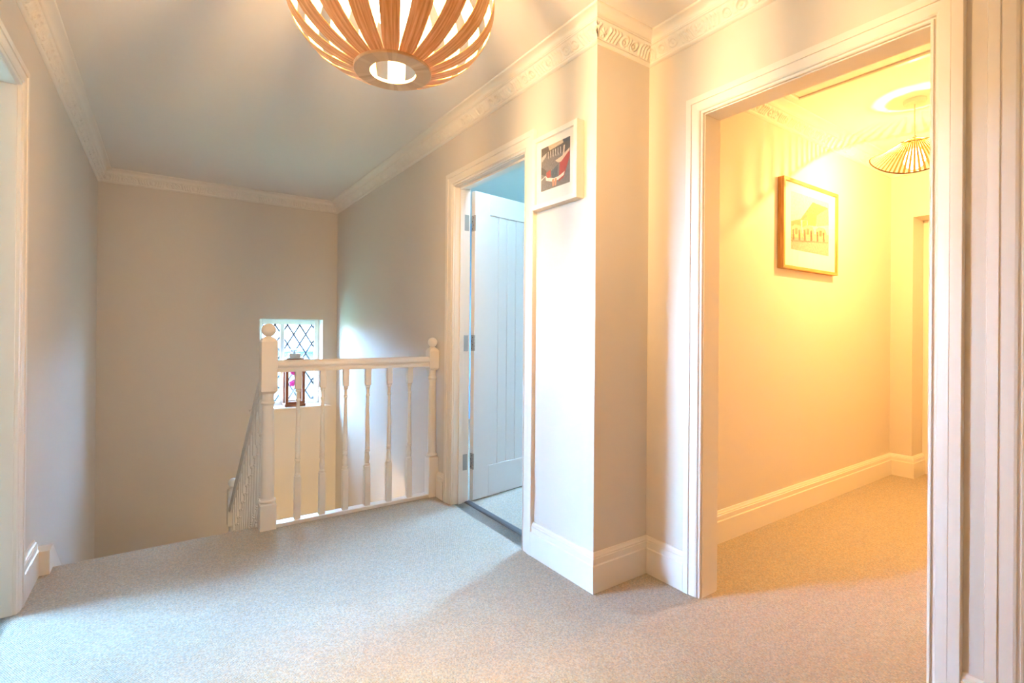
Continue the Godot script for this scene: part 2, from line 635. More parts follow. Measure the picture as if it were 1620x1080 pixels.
# one straight run: wall line from a to b, out away from the wall; k0 / k1: +1 inner corner, -1 outer corner, 0 square end
func cornice_run(called: String, a: Vector3, b: Vector3, out: Vector3, k0: float, k1: float, step: float, label: String, phase := 0.0) -> void:
	# profile: out from the wall, down from the ceiling; third value: place up the frieze or -1
	var prof := [Vector3(0.0, 0.104, -1), Vector3(0.006, 0.104, -1), Vector3(0.008, 0.101, -1), Vector3(0.013, 0.100, -1), Vector3(0.015, 0.095, -1), Vector3(0.015, 0.091, -1), Vector3(0.011, 0.088, -1), Vector3(0.0112, 0.0865, -1)]
	var nf := 17
	for i in nf:
		var t := i / float(nf - 1)
		prof.append(Vector3(0.012 + 0.037 * t - 0.006 * sin(PI * t), 0.086 - 0.043 * t, t))
	prof.append_array([Vector3(0.0495, 0.0425, -1), Vector3(0.054, 0.042, -1), Vector3(0.057, 0.040, -1), Vector3(0.057, 0.036, -1), Vector3(0.054, 0.0345, -1), Vector3(0.0575, 0.033, -1), Vector3(0.0575, 0.030, -1)])
	for i in 7:
		var t := (i + 1) / 8.0
		prof.append(Vector3(0.0575 + 0.031 * (1.0 - cos(t * PI / 2)), 0.030 - 0.021 * sin(t * PI / 2), -1))
	prof.append_array([Vector3(0.0885, 0.008, -1), Vector3(0.093, 0.007, -1), Vector3(0.093, 0.0, -1)])
	var len := a.distance_to(b)
	var dir := (b - a) / len
	var cols := maxi(2, int(len / step))
	var rows := prof.size()
	var pos := PackedVector3Array()
	pos.resize(rows * (cols + 1))
	for r in rows:
		var p: Vector3 = prof[r]
		var s0 := p.x * k0
		var s1 := len - p.x * k1
		var slope := Vector2(0.043, 0.037).normalized()
		for c in cols + 1:
			var s := lerpf(s0, s1, c / float(cols))
			var h := motif_at(s + phase, p.z) if p.z >= 0.0 else 0.0
			pos[r * (cols + 1) + c] = a + dir * s + out * (p.x + h * slope.x) + Vector3.UP * (CEIL - p.y - h * slope.y)
	var st := mb()
	# smooth over the frieze, crisp on the mouldings
	var nrm := PackedVector3Array()
	nrm.resize(pos.size())
	for r in rows:
		for c in cols + 1:
			var up := pos[mini(r + 1, rows - 1) * (cols + 1) + c] - pos[maxi(r - 1, 0) * (cols + 1) + c]
			var al := pos[r * (cols + 1) + mini(c + 1, cols)] - pos[r * (cols + 1) + maxi(c - 1, 0)]
			var n := al.cross(up).normalized()
			if n.dot(out - Vector3.UP * 0.8) < 0:
				n = -n
			nrm[r * (cols + 1) + c] = n
	var idx := PackedInt32Array()
	var flip := dir.cross(Vector3.UP).dot(out) > 0
	for r in rows - 1:
		for c in cols:
			var i := r * (cols + 1) + c
			var j := i + cols + 1
			idx.append_array(PackedInt32Array([i, j, i + 1, i + 1, j, j + 1]) if flip else PackedInt32Array([i, i + 1, j, i + 1, j + 1, j]))
	var arr := []
	arr.resize(Mesh.ARRAY_MAX)
	arr[Mesh.ARRAY_VERTEX] = pos
	arr[Mesh.ARRAY_NORMAL] = nrm
	arr[Mesh.ARRAY_INDEX] = idx
	var am := ArrayMesh.new()
	am.add_surface_from_arrays(Mesh.PRIMITIVE_TRIANGLES, arr)
	var o := part(called, am, "cornice_paint", self)
	o.set_meta("kind", "structure")
	o.set_meta("label", label)
	st = null


func build_cornices() -> void:
	make_motif()
	var y := Vector3.UP * 0.0
	cornice_run("trim_1", Vector3(XL, 0, -1.9), Vector3(XL, 0, ZE), Vector3.RIGHT, 0, 1, 0.005, "white ornamental plaster cornice along the left wall", 0.05)
	cornice_run("trim_2", Vector3(XL, 0, ZE), Vector3(XR, 0, ZE), Vector3.BACK, 1, 1, 0.006, "white ornamental plaster cornice over the stair end wall", 0.1)
	cornice_run("trim_3", Vector3(XR, 0, ZE), Vector3(XR, 0, ZP), Vector3.LEFT, 1, -1, 0.0045, "white ornamental plaster cornice over the planked door", 0.02)
	cornice_run("trim_4", Vector3(XR, 0, ZP), Vector3(XW, 0, ZP), Vector3.BACK, -1, 1, 0.003, "short white plaster cornice on the side of the pier", 0.145)
	cornice_run("trim_5", Vector3(XW, 0, ZP), Vector3(XW, 0, ZN), Vector3.LEFT, 1, 1, 0.0045, "white plaster cornice over the wide opening", 0.19)
	cornice_run("trim_6", Vector3(XL, 0, ZN), Vector3(XL, 0, -1.9), Vector3.RIGHT, 1, 0, 0.02, "white plaster cornice on the left wall by the doorway", 0.1)
	cornice_run("trim_7", Vector3(XW, 0, ZN), Vector3(XL, 0, ZN), Vector3.FORWARD, 1, 1, 0.02, "white plaster cornice on the rear wall", 0.1)
	cornice_run("trim_8", Vector3(XW + 0.1, 0, ZP), Vector3(XC, 0, ZP), Vector3.BACK, 1, 1, 0.005, "white plaster cornice over the oak framed picture", 0.0)
	cornice_run("trim_9", Vector3(XC, 0, ZP), Vector3(XC, 0, ZC), Vector3.LEFT, 1, 1, 0.006, "white plaster cornice on the corridor end wall", 0.1)
	cornice_run("trim_10", Vector3(XC, 0, ZC), Vector3(XW + 0.1, 0, ZC), Vector3.FORWARD, 1, 1, 0.02, "white plaster cornice on the corridor near wall", 0.1)


# ================================================================ baseboards
func base_profile() -> Array:
	return [Vector2(0, 0), Vector2(0.021, 0), Vector2(0.021, 0.112), Vector2(0.017, 0.1165), Vector2(0.017, 0.140), Vector2(0.0135, 0.1425), Vector2(0.0135, 0.148), Vector2(0.009, 0.153), Vector2(0.006, 0.161), Vector2(0, 0.162)]


func skirting(called: String, path: Array, side: float, label: String) -> void:
	var st := mb()
	sweep(st, base_profile(), path, Vector3.UP, side)
	struct(called, st, "trim_paint", label)


func build_baseboards() -> void:
	var c := 0.085
	skirting("baseboard_left", [Vector3(XL, 0, -2.62 - c), Vector3(XL, 0, -2.972)], -1, "white moulded skirting between left doorway and stairs")
	skirting("baseboard_left_near", [Vector3(XL, 0, ZN), Vector3(XL, 0, -1.86 + c)], -1, "white moulded skirting on the near left wall")
	skirting("baseboard_door", [Vector3(XR, 0, -2.972), Vector3(XR, 0, -2.774 - 0.105)], -1, "short white skirting between newel and door casing")
	skirting("baseboard_pier", [Vector3(XR, 0, -2.031 + 0.07), Vector3(XR, 0, ZP), Vector3(XW, 0, ZP), Vector3(XW, 0, -1.239 - 0.08)], -1, "white moulded skirting wrapping the pier")
	skirting("baseboard_recess", [Vector3(XW, 0, -0.505 + 0.078), Vector3(XW, 0, -0.30 - 0.075)], -1, "white skirting between the opening and the next door casing")
	skirting("baseboard_corridor", [Vector3(XW + 0.1, 0, ZP), Vector3(XC, 0, ZP), Vector3(XC, 0, -1.39), Vector3(XC + 0.22, 0, -1.39)], -1, "white moulded skirting under the oak framed picture")
	skirting("baseboard_corridor_near", [Vector3(XC, 0, ZC), Vector3(XW + 0.1, 0, ZC)], -1, "white skirting on the corridor near wall")
	skirting("baseboard_recess_near", [Vector3(XW, 0, 0.462 + 0.08), Vector3(XW, 0, ZN), Vector3(XL, 0, ZN)], -1, "white skirting behind the landing")


# ================================================================ door linings, casings and doors
func casing_profile(w: float) -> Array:
	var k := w / 0.08
	return [Vector2(0.004, 0), Vector2(0.004, 0.010), Vector2(0.008, 0.013), Vector2(0.011 * k, 0.0135), Vector2(0.012 * k, 0.007), Vector2(0.016 * k, 0.007), Vector2(0.018 * k, 0.014), Vector2(0.024 * k, 0.017), Vector2(0.050 * k, 0.019), Vector2(0.0512 * k, 0.0172), Vector2(0.0530 * k, 0.0172), Vector2(0.054 * k, 0.022), Vector2(0.078 * k, 0.022), Vector2(0.08 * k, 0.019), Vector2(0.08 * k, 0)]


# a doorway in a wall that runs along z: z0..z1 wide, the casing on the hall face (x, facing dx), the lining back to x - dx * deep
func door_case(called: String, x: float, dx: float, z0: float, z1: float, h: float, deep: float, w0: float, w1: float, label: String, both := true, stop := 0.0) -> Node3D:
	var root := struct_root(called, label)
	var n := Vector3(dx, 0, 0)
	var st := mb()
	sweep(st, casing_profile((w0 + w1) / 2), [Vector3(x, 0, z0), Vector3(x, h, z0), Vector3(x, h, z1), Vector3(x, 0, z1)], n, -1.0 if dx > 0 else 1.0)
	solid("casing", st, "trim_paint", root)
	var xb := x - dx * deep
	if both:
		st = mb()
		sweep(st, casing_profile((w0 + w1) / 2), [Vector3(xb, 0, z0), Vector3(xb, h, z0), Vector3(xb, h, z1), Vector3(xb, 0, z1)], -n, 1.0 if dx > 0 else -1.0)
		solid("casing", st, "trim_paint", root)
	st = mb()
	var a := minf(x, xb)
	var b := maxf(x, xb)
	box(st, Vector3(a, 0, z0 - 0.03), Vector3(b, h, z0), 0.001)
	box(st, Vector3(a, 0, z1), Vector3(b, h, z1 + 0.03), 0.001)
	box(st, Vector3(a, h, z0 - 0.03), Vector3(b, h + 0.03, z1 + 0.03), 0.001)
	solid("lining", st, "trim_paint", root)
	if stop > 0.0:
		st = mb()
		var s0 := x - dx * stop
		var s1 := x - dx * (stop - 0.03)
		box(st, Vector3(minf(s0, s1), 0, z0), Vector3(maxf(s0, s1), h, z0 + 0.012), 0.001)
		box(st, Vector3(minf(s0, s1), 0, z1 - 0.012), Vector3(maxf(s0, s1), h, z1), 0.001)
		box(st, Vector3(minf(s0, s1), h - 0.012, z0), Vector3(maxf(s0, s1), h, z1), 0.001)
		solid("door_stop", st, "trim_paint", root)
	return root


# a planked cottage door: hinge edge at the origin, leaf along +x, thickness along +z
func planked_door(root: Node3D, w: float, h: float, hinged: bool) -> void:
	var th := 0.036
	var stile := 0.128
	var top := 0.135
	var bottom := 0.20
	var e := 0.0015
	part("stile", box_mesh(Vector3(0, 0, 0), Vector3(stile, h, th), e), "door_paint", root)
	part("stile", box_mesh(Vector3(w - stile, 0, 0), Vector3(w, h, th), e), "door_paint", root)
	part("rail", box_mesh(Vector3(stile, 0, 0), Vector3(w - stile, bottom, th), e), "door_paint", root)
	part("rail", box_mesh(Vector3(stile, h - top, 0), Vector3(w - stile, h, th), e), "door_paint", root)
	var n := 6
	var pw := (w - 2 * stile) / n
	var plank := box_mesh(Vector3(0.0008, bottom, 0.008), Vector3(pw - 0.0008, h - top, th - 0.006), 0.003)
	for i in n:
		part("plank", plank, "door_paint", root).position.x = stile + i * pw
	# lever handles
	for s in [-1.0, 1.0]:
		var hd := Node3D.new()
		hd.name = "handle"
		root.add_child(hd, true)
		hd.position = Vector3(w - 0.06, 0.99, th / 2 + s * th / 2)
		part("rose", box_mesh(Vector3(-0.02, -0.06, -0.004), Vector3(0.02, 0.06, 0.004), 0.002), "steel", hd)
		var st := mb()
		tube(st, [Vector3(0, 0.02, 0), Vector3(0, 0.02, s * 0.04), Vector3(-0.02, 0.02, s * 0.048), Vector3(-0.1, 0.02, s * 0.048)], 0.008, 10)
		solid("lever", st, "steel", hd)
	if hinged:
		for y in [0.254, 1.006, 1.768]:
			var hg := Node3D.new()
			hg.name = "hinge"
			root.add_child(hg, true)
			hg.position = Vector3(0, y - 0.006, 0)
			part("plate", box_mesh(Vector3(-0.0022, -0.05, 0.004), Vector3(-0.0002, 0.05, th - 0.002), 0.0005), "steel", hg)
			var st := mb()
			for k in 5:
				lathe(st, [Vector2(0, -0.05 + k * 0.02), Vector2(0.0062, -0.0495 + k * 0.02), Vector2(0.0062, -0.0308 + k * 0.02), Vector2(0, -0.0303 + k * 0.02)], Vector3(-0.003, 0, th + 0.003), 12)
			solid("knuckle", st, "steel", hg)
			st = mb()
			for q in [[-0.035, 0.012], [-0.012, 0.024], [0.012, 0.012], [0.035, 0.024]]:
				ball(st, Vector3(-0.0024, q[0], q[1]), Vector3(0.0012, 0.0035, 0.0035), 8, 6)
			solid("screw", st, "screw", hg)


func build_openings() -> void:
	# left doorway, no leaf in sight
	door_case("trim_11", XL, 1.0, -2.62, -1.86, DOOR_H + 0.02, 0.1, 0.08, 0.08, "white casing and lining of the doorway on the left")
	# planked door in the right wall
	door_case("trim_12", XR, -1.0, -2.774, -2.031, DOOR_H, 0.1, 0.095, 0.085, "white casing and lining around the planked door", true, 0.062)
	var d := struct_root("door_1", "white planked cottage door standing open into a daylit room")
	planked_door(d, 0.738, 1.968, true)
	d.position = Vector3(1.612, 0.008, -2.790)
	d.rotation.y = deg_to_rad(9.0)
	var lining: Node3D = get_node("trim_12")
	for y in [0.254, 1.006, 1.768]:
		part("hinge_plate", box_mesh(Vector3(XR + 0.066, y - 0.05, -2.7745), Vector3(XR + 0.099, y + 0.05, -2.772), 0.0005), "steel", lining)
	# wide opening to the corridor
	door_case("trim_13", XW, -1.0, -1.239, -0.505, DOOR_H, 0.1, 0.08, 0.08, "white casing and lining of the opening to the lamplit corridor")
	# next door to the right: only its casing is in the picture
	door_case("trim_14", XW, -1.0, -0.30, 0.462, DOOR_H, 0.1, 0.078, 0.078, "white casing of the door at the right edge", true, 0.062)
	var d3 := struct_root("door_2", "white planked door closed at the right edge")
	planked_door(d3, 0.756, 1.968, false)
	d3.position = Vector3(XW + 0.062, 0.008, 0.459)
	d3.rotation.y = PI / 2
	# deep opening at the corridor's end with a white door in it
	var fr := struct_root("trim_15", "white door frame in the deep opening at the corridor end")
	part("lining", box_mesh(Vector3(XC + 0.22, 0, -1.39), Vector3(XC + 0.3, 1.972, -1.355), 0.002), "trim_paint", fr)
	part("lining", box_mesh(Vector3(XC + 0.22, 0, -0.655), Vector3(XC + 0.3, 1.972, -0.62), 0.002), "trim_paint", fr)
	part("lining", box_mesh(Vector3(XC + 0.22, 1.937, -1.355), Vector3(XC + 0.3, 1.972, -0.655), 0.002), "trim_paint", fr)
	var d4 := struct_root("door_3", "white door closed at the far end of the corridor")
	planked_door(d4, 0.694, 1.925, false)
	d4.position = Vector3(XC + 0.25, 0.008, -0.658)
	d4.rotation.y = PI / 2
	# the wall behind that door
	wall_run("wall_behind_end_door", false, XC + 0.3, 0.1, ZP, ZC + 0.1, -0.25, CEIL + 0.1, [])


# ================================================================ stairs
func build_stairs() -> void:
	var t := thing("staircase", "staircase descending past the landing edge with a white raked balustrade behind the tall newel", "stairs", Vector3(0, -1.4, -3.8))
	var off := -t.position
	var rise := 0.2
	var run := 0.25
	# first flight, seven risers down to the half landing
	for i in 6:
		var z1 := ZF - i * run
		var y := -rise * (i + 1)
		part("step", box_mesh(off + Vector3(XL + 0.06, y - 0.2, z1 - run), off + Vector3(0.44, y, z1 + (0.02 if i > 0 else 0.0)), 0.008), "carpet", t)
	part("half_landing", box_mesh(off + Vector3(XL + 0.004, -1.6, ZE + 0.004), off + Vector3(XR - 0.004, -1.4, ZF - 6 * run), 0.004), "carpet", t)
	for i in 6:
		var z0 := ZF - 6 * run + i * run
		var y := -1.4 - rise * (i + 1)
		if z0 + run > ZF:
			break
		part("step", box_mesh(off + Vector3(0.49, y - 0.2, z0 - 0.02), off + Vector3(XR - 0.004, y, z0 + run), 0.008), "carpet", t)
	# closed spandrel under the outer string
	var sp := mb()
	slab(sp, PackedVector2Array([Vector2(-ZF + 0.002, LOW + 0.002), Vector2(-ZF + 0.002, -0.26), Vector2(-ZF + 5 * run, -1.405), Vector2(-ZF + 6 * run, -1.605), Vector2(-ZF + 6 * run, LOW + 0.002)]), off + Vector3(0.45, 0, 0), Vector3(0, 0, -1), Vector3.UP, Vector3.RIGHT, 0.03)
	solid("spandrel", sp, "wall_paint", t)
	# strings: the raked boards at both sides of the first flight
	for s in [[XL + 0.001, XL + 0.056], [0.44, 0.49]]:
		var st := mb()
		var x0: float = s[0]
		var x1: float = s[1]
		var za := -2.972 if x0 < 0 else ZF
		var poly := PackedVector2Array([Vector2(-za, 0.0), Vector2(-za, 0.105 if x0 < 0 else 0.0), Vector2(-ZF, 0.105 if x0 < 0 else 0.0), Vector2(-ZF + 6 * run, -1.2 + 0.1), Vector2(-ZF + 6 * run, -1.4), Vector2(-ZF + 5 * run, -1.4), Vector2(-ZF, -0.25)])
		if x0 < 0:
			poly = PackedVector2Array([Vector2(-za, 0.0), Vector2(-za, 0.105), Vector2(-ZF, 0.105), Vector2(-ZF + 6 * run, -1.1), Vector2(-ZF + 6 * run, -1.4), Vector2(-ZF + 5 * run, -1.4), Vector2(-ZF + 0.002, -0.25), Vector2(-ZF + 0.002, 0.0)])
		slab(st, poly, off + Vector3(x0, 0, 0), Vector3(0, 0, -1), Vector3.UP, Vector3.RIGHT, x1 - x0)
		solid("stair_string", st, "trim_paint", t)
	# nosing strip under the carpet's edge
	var nb := mb()
	box(nb, Vector3(XL + 0.056, -0.02, ZF - 0.012), Vector3(0.44, -0.003, ZF), 0.003)
	struct("trim_16", nb, "trim_paint", "thin pale nosing under the carpet edge above the stairs")


# ================================================================ leaded stair window
func build_stair_window() -> void:
	var w := struct_root("window_1", "small white window with diamond leaded panes at the stair end wall")
	var x0 := 0.756
	var x1 := 1.3425
	var y0 := 0.306
	var y1 := 1.1815
	var z := ZE - 0.15
	var f := 0.045
	var d := 0.055
	part("frame", box_mesh(Vector3(x0, y0, z - d), Vector3(x0 + f, y1, z), 0.004), "frame_white", w)
	part("frame", box_mesh(Vector3(x1 - f, y0, z - d), Vector3(x1, y1, z), 0.004), "frame_white", w)
	part("frame", box_mesh(Vector3(x0 + f, y1 - f, z - d), Vector3(x1 - f, y1, z), 0.004), "frame_white", w)
	part("frame", box_mesh(Vector3(x0 + f, y0, z - d), Vector3(x1 - f, y0 + f, z), 0.004), "frame_white", w)
	var xm := 0.985
	part("mullion", box_mesh(Vector3(xm - 0.02, y0 + f, z - d), Vector3(xm + 0.02, y1 - f, z), 0.004), "frame_white", w)
	# two lights of diamond panes; each pane is a piece of glass, each came a lead strip
	var dw := 0.118
	var dh := 0.195
	for light in [[x0 + f, xm - 0.02], [xm + 0.02, x1 - f]]:
		var a: float = light[0]
		var b: float = light[1]
		var rect := PackedVector2Array([Vector2(a, y0 + f), Vector2(b, y0 + f), Vector2(b, y1 - f), Vector2(a, y1 - f)])
		var zg := z - 0.03
		for i in range(-2, 12):
			for j in range(-2, 16):
				var c := Vector2(0.98 + (i - 3) * dw + (dw / 2 if posmod(j, 2) == 1 else 0.0), 0.25 + j * dh / 2)
				var dia := PackedVector2Array([c + Vector2(dw / 2 - 0.002, 0), c + Vector2(0, dh / 2 - 0.003), c - Vector2(dw / 2 - 0.002, 0), c - Vector2(0, dh / 2 - 0.003)])
				for piece in Geometry2D.intersect_polygons(dia, rect):
					if piece.size() < 3:
						continue
					var st := mb()
					var tris := Geometry2D.triangulate_polygon(piece)
					var tilt := Vector2(rng.randf_range(-0.02, 0.02), rng.randf_range(-0.02, 0.02))
					var v := []
					for p in piece:
						v.append(Vector3(p.x, p.y, zg + (p - c).dot(tilt)))
					for k in tris.size() / 3:
						tri(st, v[tris[k * 3]], v[tris[k * 3 + 1]], v[tris[k * 3 + 2]], Vector3.BACK)
					solid("pane", st, "pane_glass", w)
		for s in [-1.0, 1.0]:
			for i in range(-12, 24):
				var slope := Vector2(dw / 2, dh / 2 * s)
				var o := Vector2(0.98 + i * dw, 0.25)
				var line := PackedVector2Array([o - slope * 30, o + slope * 30])
				for seg in Geometry2D.intersect_polyline_with_polygon(line, rect):
					var p0 := Vector3(seg[0].x, seg[0].y, zg)
					var p1 := Vector3(seg[seg.size() - 1].x, seg[seg.size() - 1].y, zg)
					if p0.distance_to(p1) < 0.01:
						continue
					var st := mb()
					tube(st, [p0, p1], 0.0085, 6)
					solid("lead_came", st, "lead", w)
		var bar := mb()
		for e in [[Vector3(a, y0 + f, zg), Vector3(a, y1 - f, zg)], [Vector3(b, y0 + f, zg), Vector3(b, y1 - f, zg)], [Vector3(a, y0 + f, zg), Vector3(b, y0 + f, zg)], [Vector3(a, y1 - f, zg), Vector3(b, y1 - f, zg)]]:
			tube(bar, e, 0.005, 6)
		solid("lead_border", bar, "lead", w)
	part("sill", box_mesh(Vector3(0.672, 0.290, ZE - 0.15), Vector3(1.425, 0.310, ZE + 0.045), 0.006), "trim_paint", w)


func build_side_room_windows() -> void:
	for a in [["window_2", 4.70, -3.55, -2.8, 0.75, 2.1, "plain white window lighting the room behind the planked door"], ["window_3", -2.85, -4.1, -2.8, 1.0, 2.05, "plain white window lighting the room on the left"]]:
		var w := struct_root(a[0], a[6])
		var x: float = a[1]
		var z0: float = a[2]
		var z1: float = a[3]
		var y0: float = a[4]
		var y1: float = a[5]
		var f := 0.05
		var d := 0.03
		part("frame", box_mesh(Vector3(x - d, y0, z0), Vector3(x + d, y1, z0 + f), 0.004), "frame_white", w)
		part("frame", box_mesh(Vector3(x - d, y0, z1 - f), Vector3(x + d, y1, z1), 0.004), "frame_white", w)
		part("frame", box_mesh(Vector3(x - d, y0, z0 + f), Vector3(x + d, y0 + f, z1 - f), 0.004), "frame_white", w)
		part("frame", box_mesh(Vector3(x - d, y1 - f, z0 + f), Vector3(x + d, y1, z1 - f), 0.004), "frame_white", w)
		var zm := (z0 + z1) / 2
		part("mullion", box_mesh(Vector3(x - d, y0 + f, zm - 0.025), Vector3(x + d, y1 - f, zm + 0.025), 0.004), "frame_white", w)
		for q in [[z0 + f, zm - 0.025], [zm + 0.025, z1 - f]]:
			var st := mb()
			quad(st, Vector3(x, y0 + f, q[0]), Vector3(x, y0 + f, q[1]), Vector3(x, y1 - f, q[1]), Vector3(x, y1 - f, q[0]), Vector3(1, 0, 0))
			solid("pane", st, "pane_glass", w)


# ================================================================ balustrades
func square_post(st: SurfaceTool, at: Vector3, half: float, y0: float, y1: float, ch0: float, ch1: float, e := 0.003) -> void:
	# a square block whose ends are cut to a pyramid (lamb's tongue) and whose arrises are eased
	var ring := func(h: float, y: float) -> Array:
		var c := minf(e, h * 0.4)
		var r := []
		for q in [[1, 1], [-1, 1], [-1, -1], [1, -1]]:
			var sx: float = q[0]
			var sz: float = q[1]
			var p1 := Vector3(sx * h, 0, sz * (h - c))
			var p2 := Vector3(sx * (h - c), 0, sz * h)
			if sx * sz > 0:
				r.append(at + p1 + Vector3.UP * y)
				r.append(at + p2 + Vector3.UP * y)
			else:
				r.append(at + p2 + Vector3.UP * y)
				r.append(at + p1 + Vector3.UP * y)
		return r
	var rings := []
	if ch0 > 0:
		rings.append(ring.call(half * 0.72, y0))
	rings.append(ring.call(half, y0 + ch0))
	rings.append(ring.call(half, y1 - ch1))
	if ch1 > 0:
		rings.append(ring.call(half * 0.72, y1))
	for i in rings.size() - 1:
		for k in 8:
			var l := (k + 1) % 8
			var mid: Vector3 = (rings[i][k] + rings[i][l] + rings[i + 1][k] + rings[i + 1][l]) / 4 - at
			quad(st, rings[i][k], rings[i][l], rings[i + 1][l], rings[i + 1][k], Vector3(mid.x, 0, mid.z))
	for k in range(1, 7):
		tri(st, rings[0][0], rings[0][k], rings[0][k + 1], Vector3.DOWN)
		tri(st, rings[-1][0], rings[-1][k], rings[-1][k + 1], Vector3.UP)


func newel(parent: Node3D, at: Vector3, half: float, base_h: float, block0: float, block1: float, ball_r: float) -> void:
	var root := Node3D.new()
	root.name = "newel_post"
	parent.add_child(root, true)
	root.position = at
	var st := mb()
	var r := half * 0.80
	var o := Vector3.ZERO
	square_post(st, o, half, 0, base_h, 0.0, 0.006)
	var b := base_h
	var t := block0
	lathe(st, [Vector2(half * 0.7, b - 0.001), Vector2(half * 1.0, b + 0.002), Vector2(half * 1.06, b + 0.009), Vector2(half * 1.0, b + 0.016), Vector2(half * 0.86, b + 0.018), Vector2(r, b + 0.026), Vector2(r * 1.02, b + 0.10), Vector2(r * 0.97, (b + t) / 2), Vector2(r * 0.86, t - 0.062), Vector2(r * 1.0, t - 0.058), Vector2(r * 1.06, t - 0.052), Vector2(r * 1.0, t - 0.046), Vector2(r * 0.86, t - 0.042), Vector2(r * 0.86, t - 0.012), Vector2(half * 0.75, t + 0.001)], o, 28)
	square_post(st, o, half, block0, block1, 0.014, 0.018)
	solid("shaft", st, "trim_paint", root)
	st = mb()
	var yb := block1
	var cap := [Vector2(half * 0.74, yb - 0.002), Vector2(half * 0.62, yb + 0.004), Vector2(half * 0.36, yb + 0.010), Vector2(half * 0.34, yb + 0.014)]
	var n := 14
	for i in range(n):
		var a := -PI / 2 + 0.42 + (PI - 0.42) * i / (n - 1)
		cap.append(Vector2(maxf(cos(a) * ball_r, 0.0), yb + 0.012 + ball_r * (1.0 + sin(a)) - 0.004))
	lathe(st, cap, o, 28)
	solid("ball_finial", st, "trim_paint", root)


func baluster_mesh(y0: float, sq0: float, sq1: float, y1: float) -> Mesh:
	var st := mb()
	var o := Vector3.ZERO
	var h := 0.0165
	square_post(st, o, h, y0, sq0, 0.0, 0.005, 0.0015)
	square_post(st, o, h, sq1, y1, 0.005, 0.0, 0.0015)
	var L := sq1 - sq0
	var p := []
	for q in [[0.0, 0.010], [0.006, 0.0155], [0.016, 0.0165], [0.026, 0.0155], [0.032, 0.011], [0.05, 0.0125], [0.075, 0.0150], [0.105, 0.0150], [0.14, 0.0125], [0.165, 0.0100], [0.172, 0.0140], [0.182, 0.0155], [0.192, 0.0140], [0.198, 0.0105], [0.206, 0.0140], [0.214, 0.0150], [0.222, 0.0140], [0.228, 0.0125], [0.25, 0.0140], [0.33, 0.0138], [0.5, 0.0122], [0.7, 0.0102], [0.86, 0.0088], [0.868, 0.0125], [0.878, 0.0135], [0.888, 0.0125], [0.895, 0.0090], [0.965, 0.0092], [0.972, 0.0130], [0.984, 0.0140], [0.994, 0.0130], [1.0, 0.010]]:
		p.append(Vector2(q[1], sq0 + q[0] * L))
	lathe(st, p, o, 14)
	return st.commit()


func rail_profile() -> Array:
	# moulded handrail section: x across, y up
	return [Vector2(-0.024, 0), Vector2(0.024, 0), Vector2(0.025, 0.016), Vector2(0.019, 0.021), Vector2(0.019, 0.026), Vector2(0.030, 0.031), Vector2(0.033, 0.040), Vector2(0.030, 0.053), Vector2(0.020, 0.061), Vector2(0.0, 0.065), Vector2(-0.020, 0.061), Vector2(-0.030, 0.053), Vector2(-0.033, 0.040), Vector2(-0.030, 0.031), Vector2(-0.019, 0.026), Vector2(-0.019, 0.021), Vector2(-0.025, 0.016)]


func build_balustrades() -> void:
	var zb := ZF + 0.045
	var t := thing("landing_balustrade", "white turned-spindle balustrade across the landing edge, two ball-topped newels", "balustrade", Vector3(0.468, 0, zb))
	newel(t, Vector3(0, 0, 0), 0.041, 0.142, 0.735, 1.036, 0.0365)
	newel(t, Vector3(1.450 - 0.468, 0, 0), 0.034, 0.262, 0.826, 0.968, 0.031)
	var st := mb()
	sweep(st, rail_profile(), [Vector3(0.041, 0.850, 0), Vector3(1.416 - 0.468, 0.850, 0)], Vector3.UP, 1.0)
	solid("handrail", st, "trim_paint", t)
	part("base_rail", box_mesh(Vector3(0.041, 0, -0.030), Vector3(1.416 - 0.468, 0.022, 0.030), 0.003), "trim_paint", t)
	var bm := baluster_mesh(0.022, 0.262, 0.748, 0.851)
	for x in [0.622, 0.755, 0.887, 1.020, 1.156, 1.291]:
		part("baluster", bm, "trim_paint", t).position.x = x - 0.468
	# raked balustrade down the first flight
	var s: Node3D = get_node("staircase")
	var off := -s.position
	newel(s, off + Vector3(0.465, -1.4, -4.60), 0.041, 0.50, 0.90, 1.20, 0.0365)
	var a := Vector3(0.465, 0.785, zb - 0.0425)
	var b := Vector3(0.465, -0.385, -4.56)
	var dirn := (b - a).normalized()
	st = mb()
	sweep(st, rail_profile(), [off + a, off + b], Vector3.RIGHT.cross(dirn) * (1.0 if Vector3.RIGHT.cross(dirn).y > 0 else -1.0), 1.0)
	solid("handrail", st, "trim_paint", s)
	var sb := baluster_mesh(0.0, 0.20, 0.66, 0.86)
	var count := 12
	for i in count:
		var z := lerpf(-3.14, -4.50, (i + 0.5) / count)
		var yr := a.y + (b.y - a.y) * (a.z - z) / (a.z - b.z)
		part("baluster", sb, "trim_paint", s).position = off + Vector3(0.465, yr - 0.85, z)


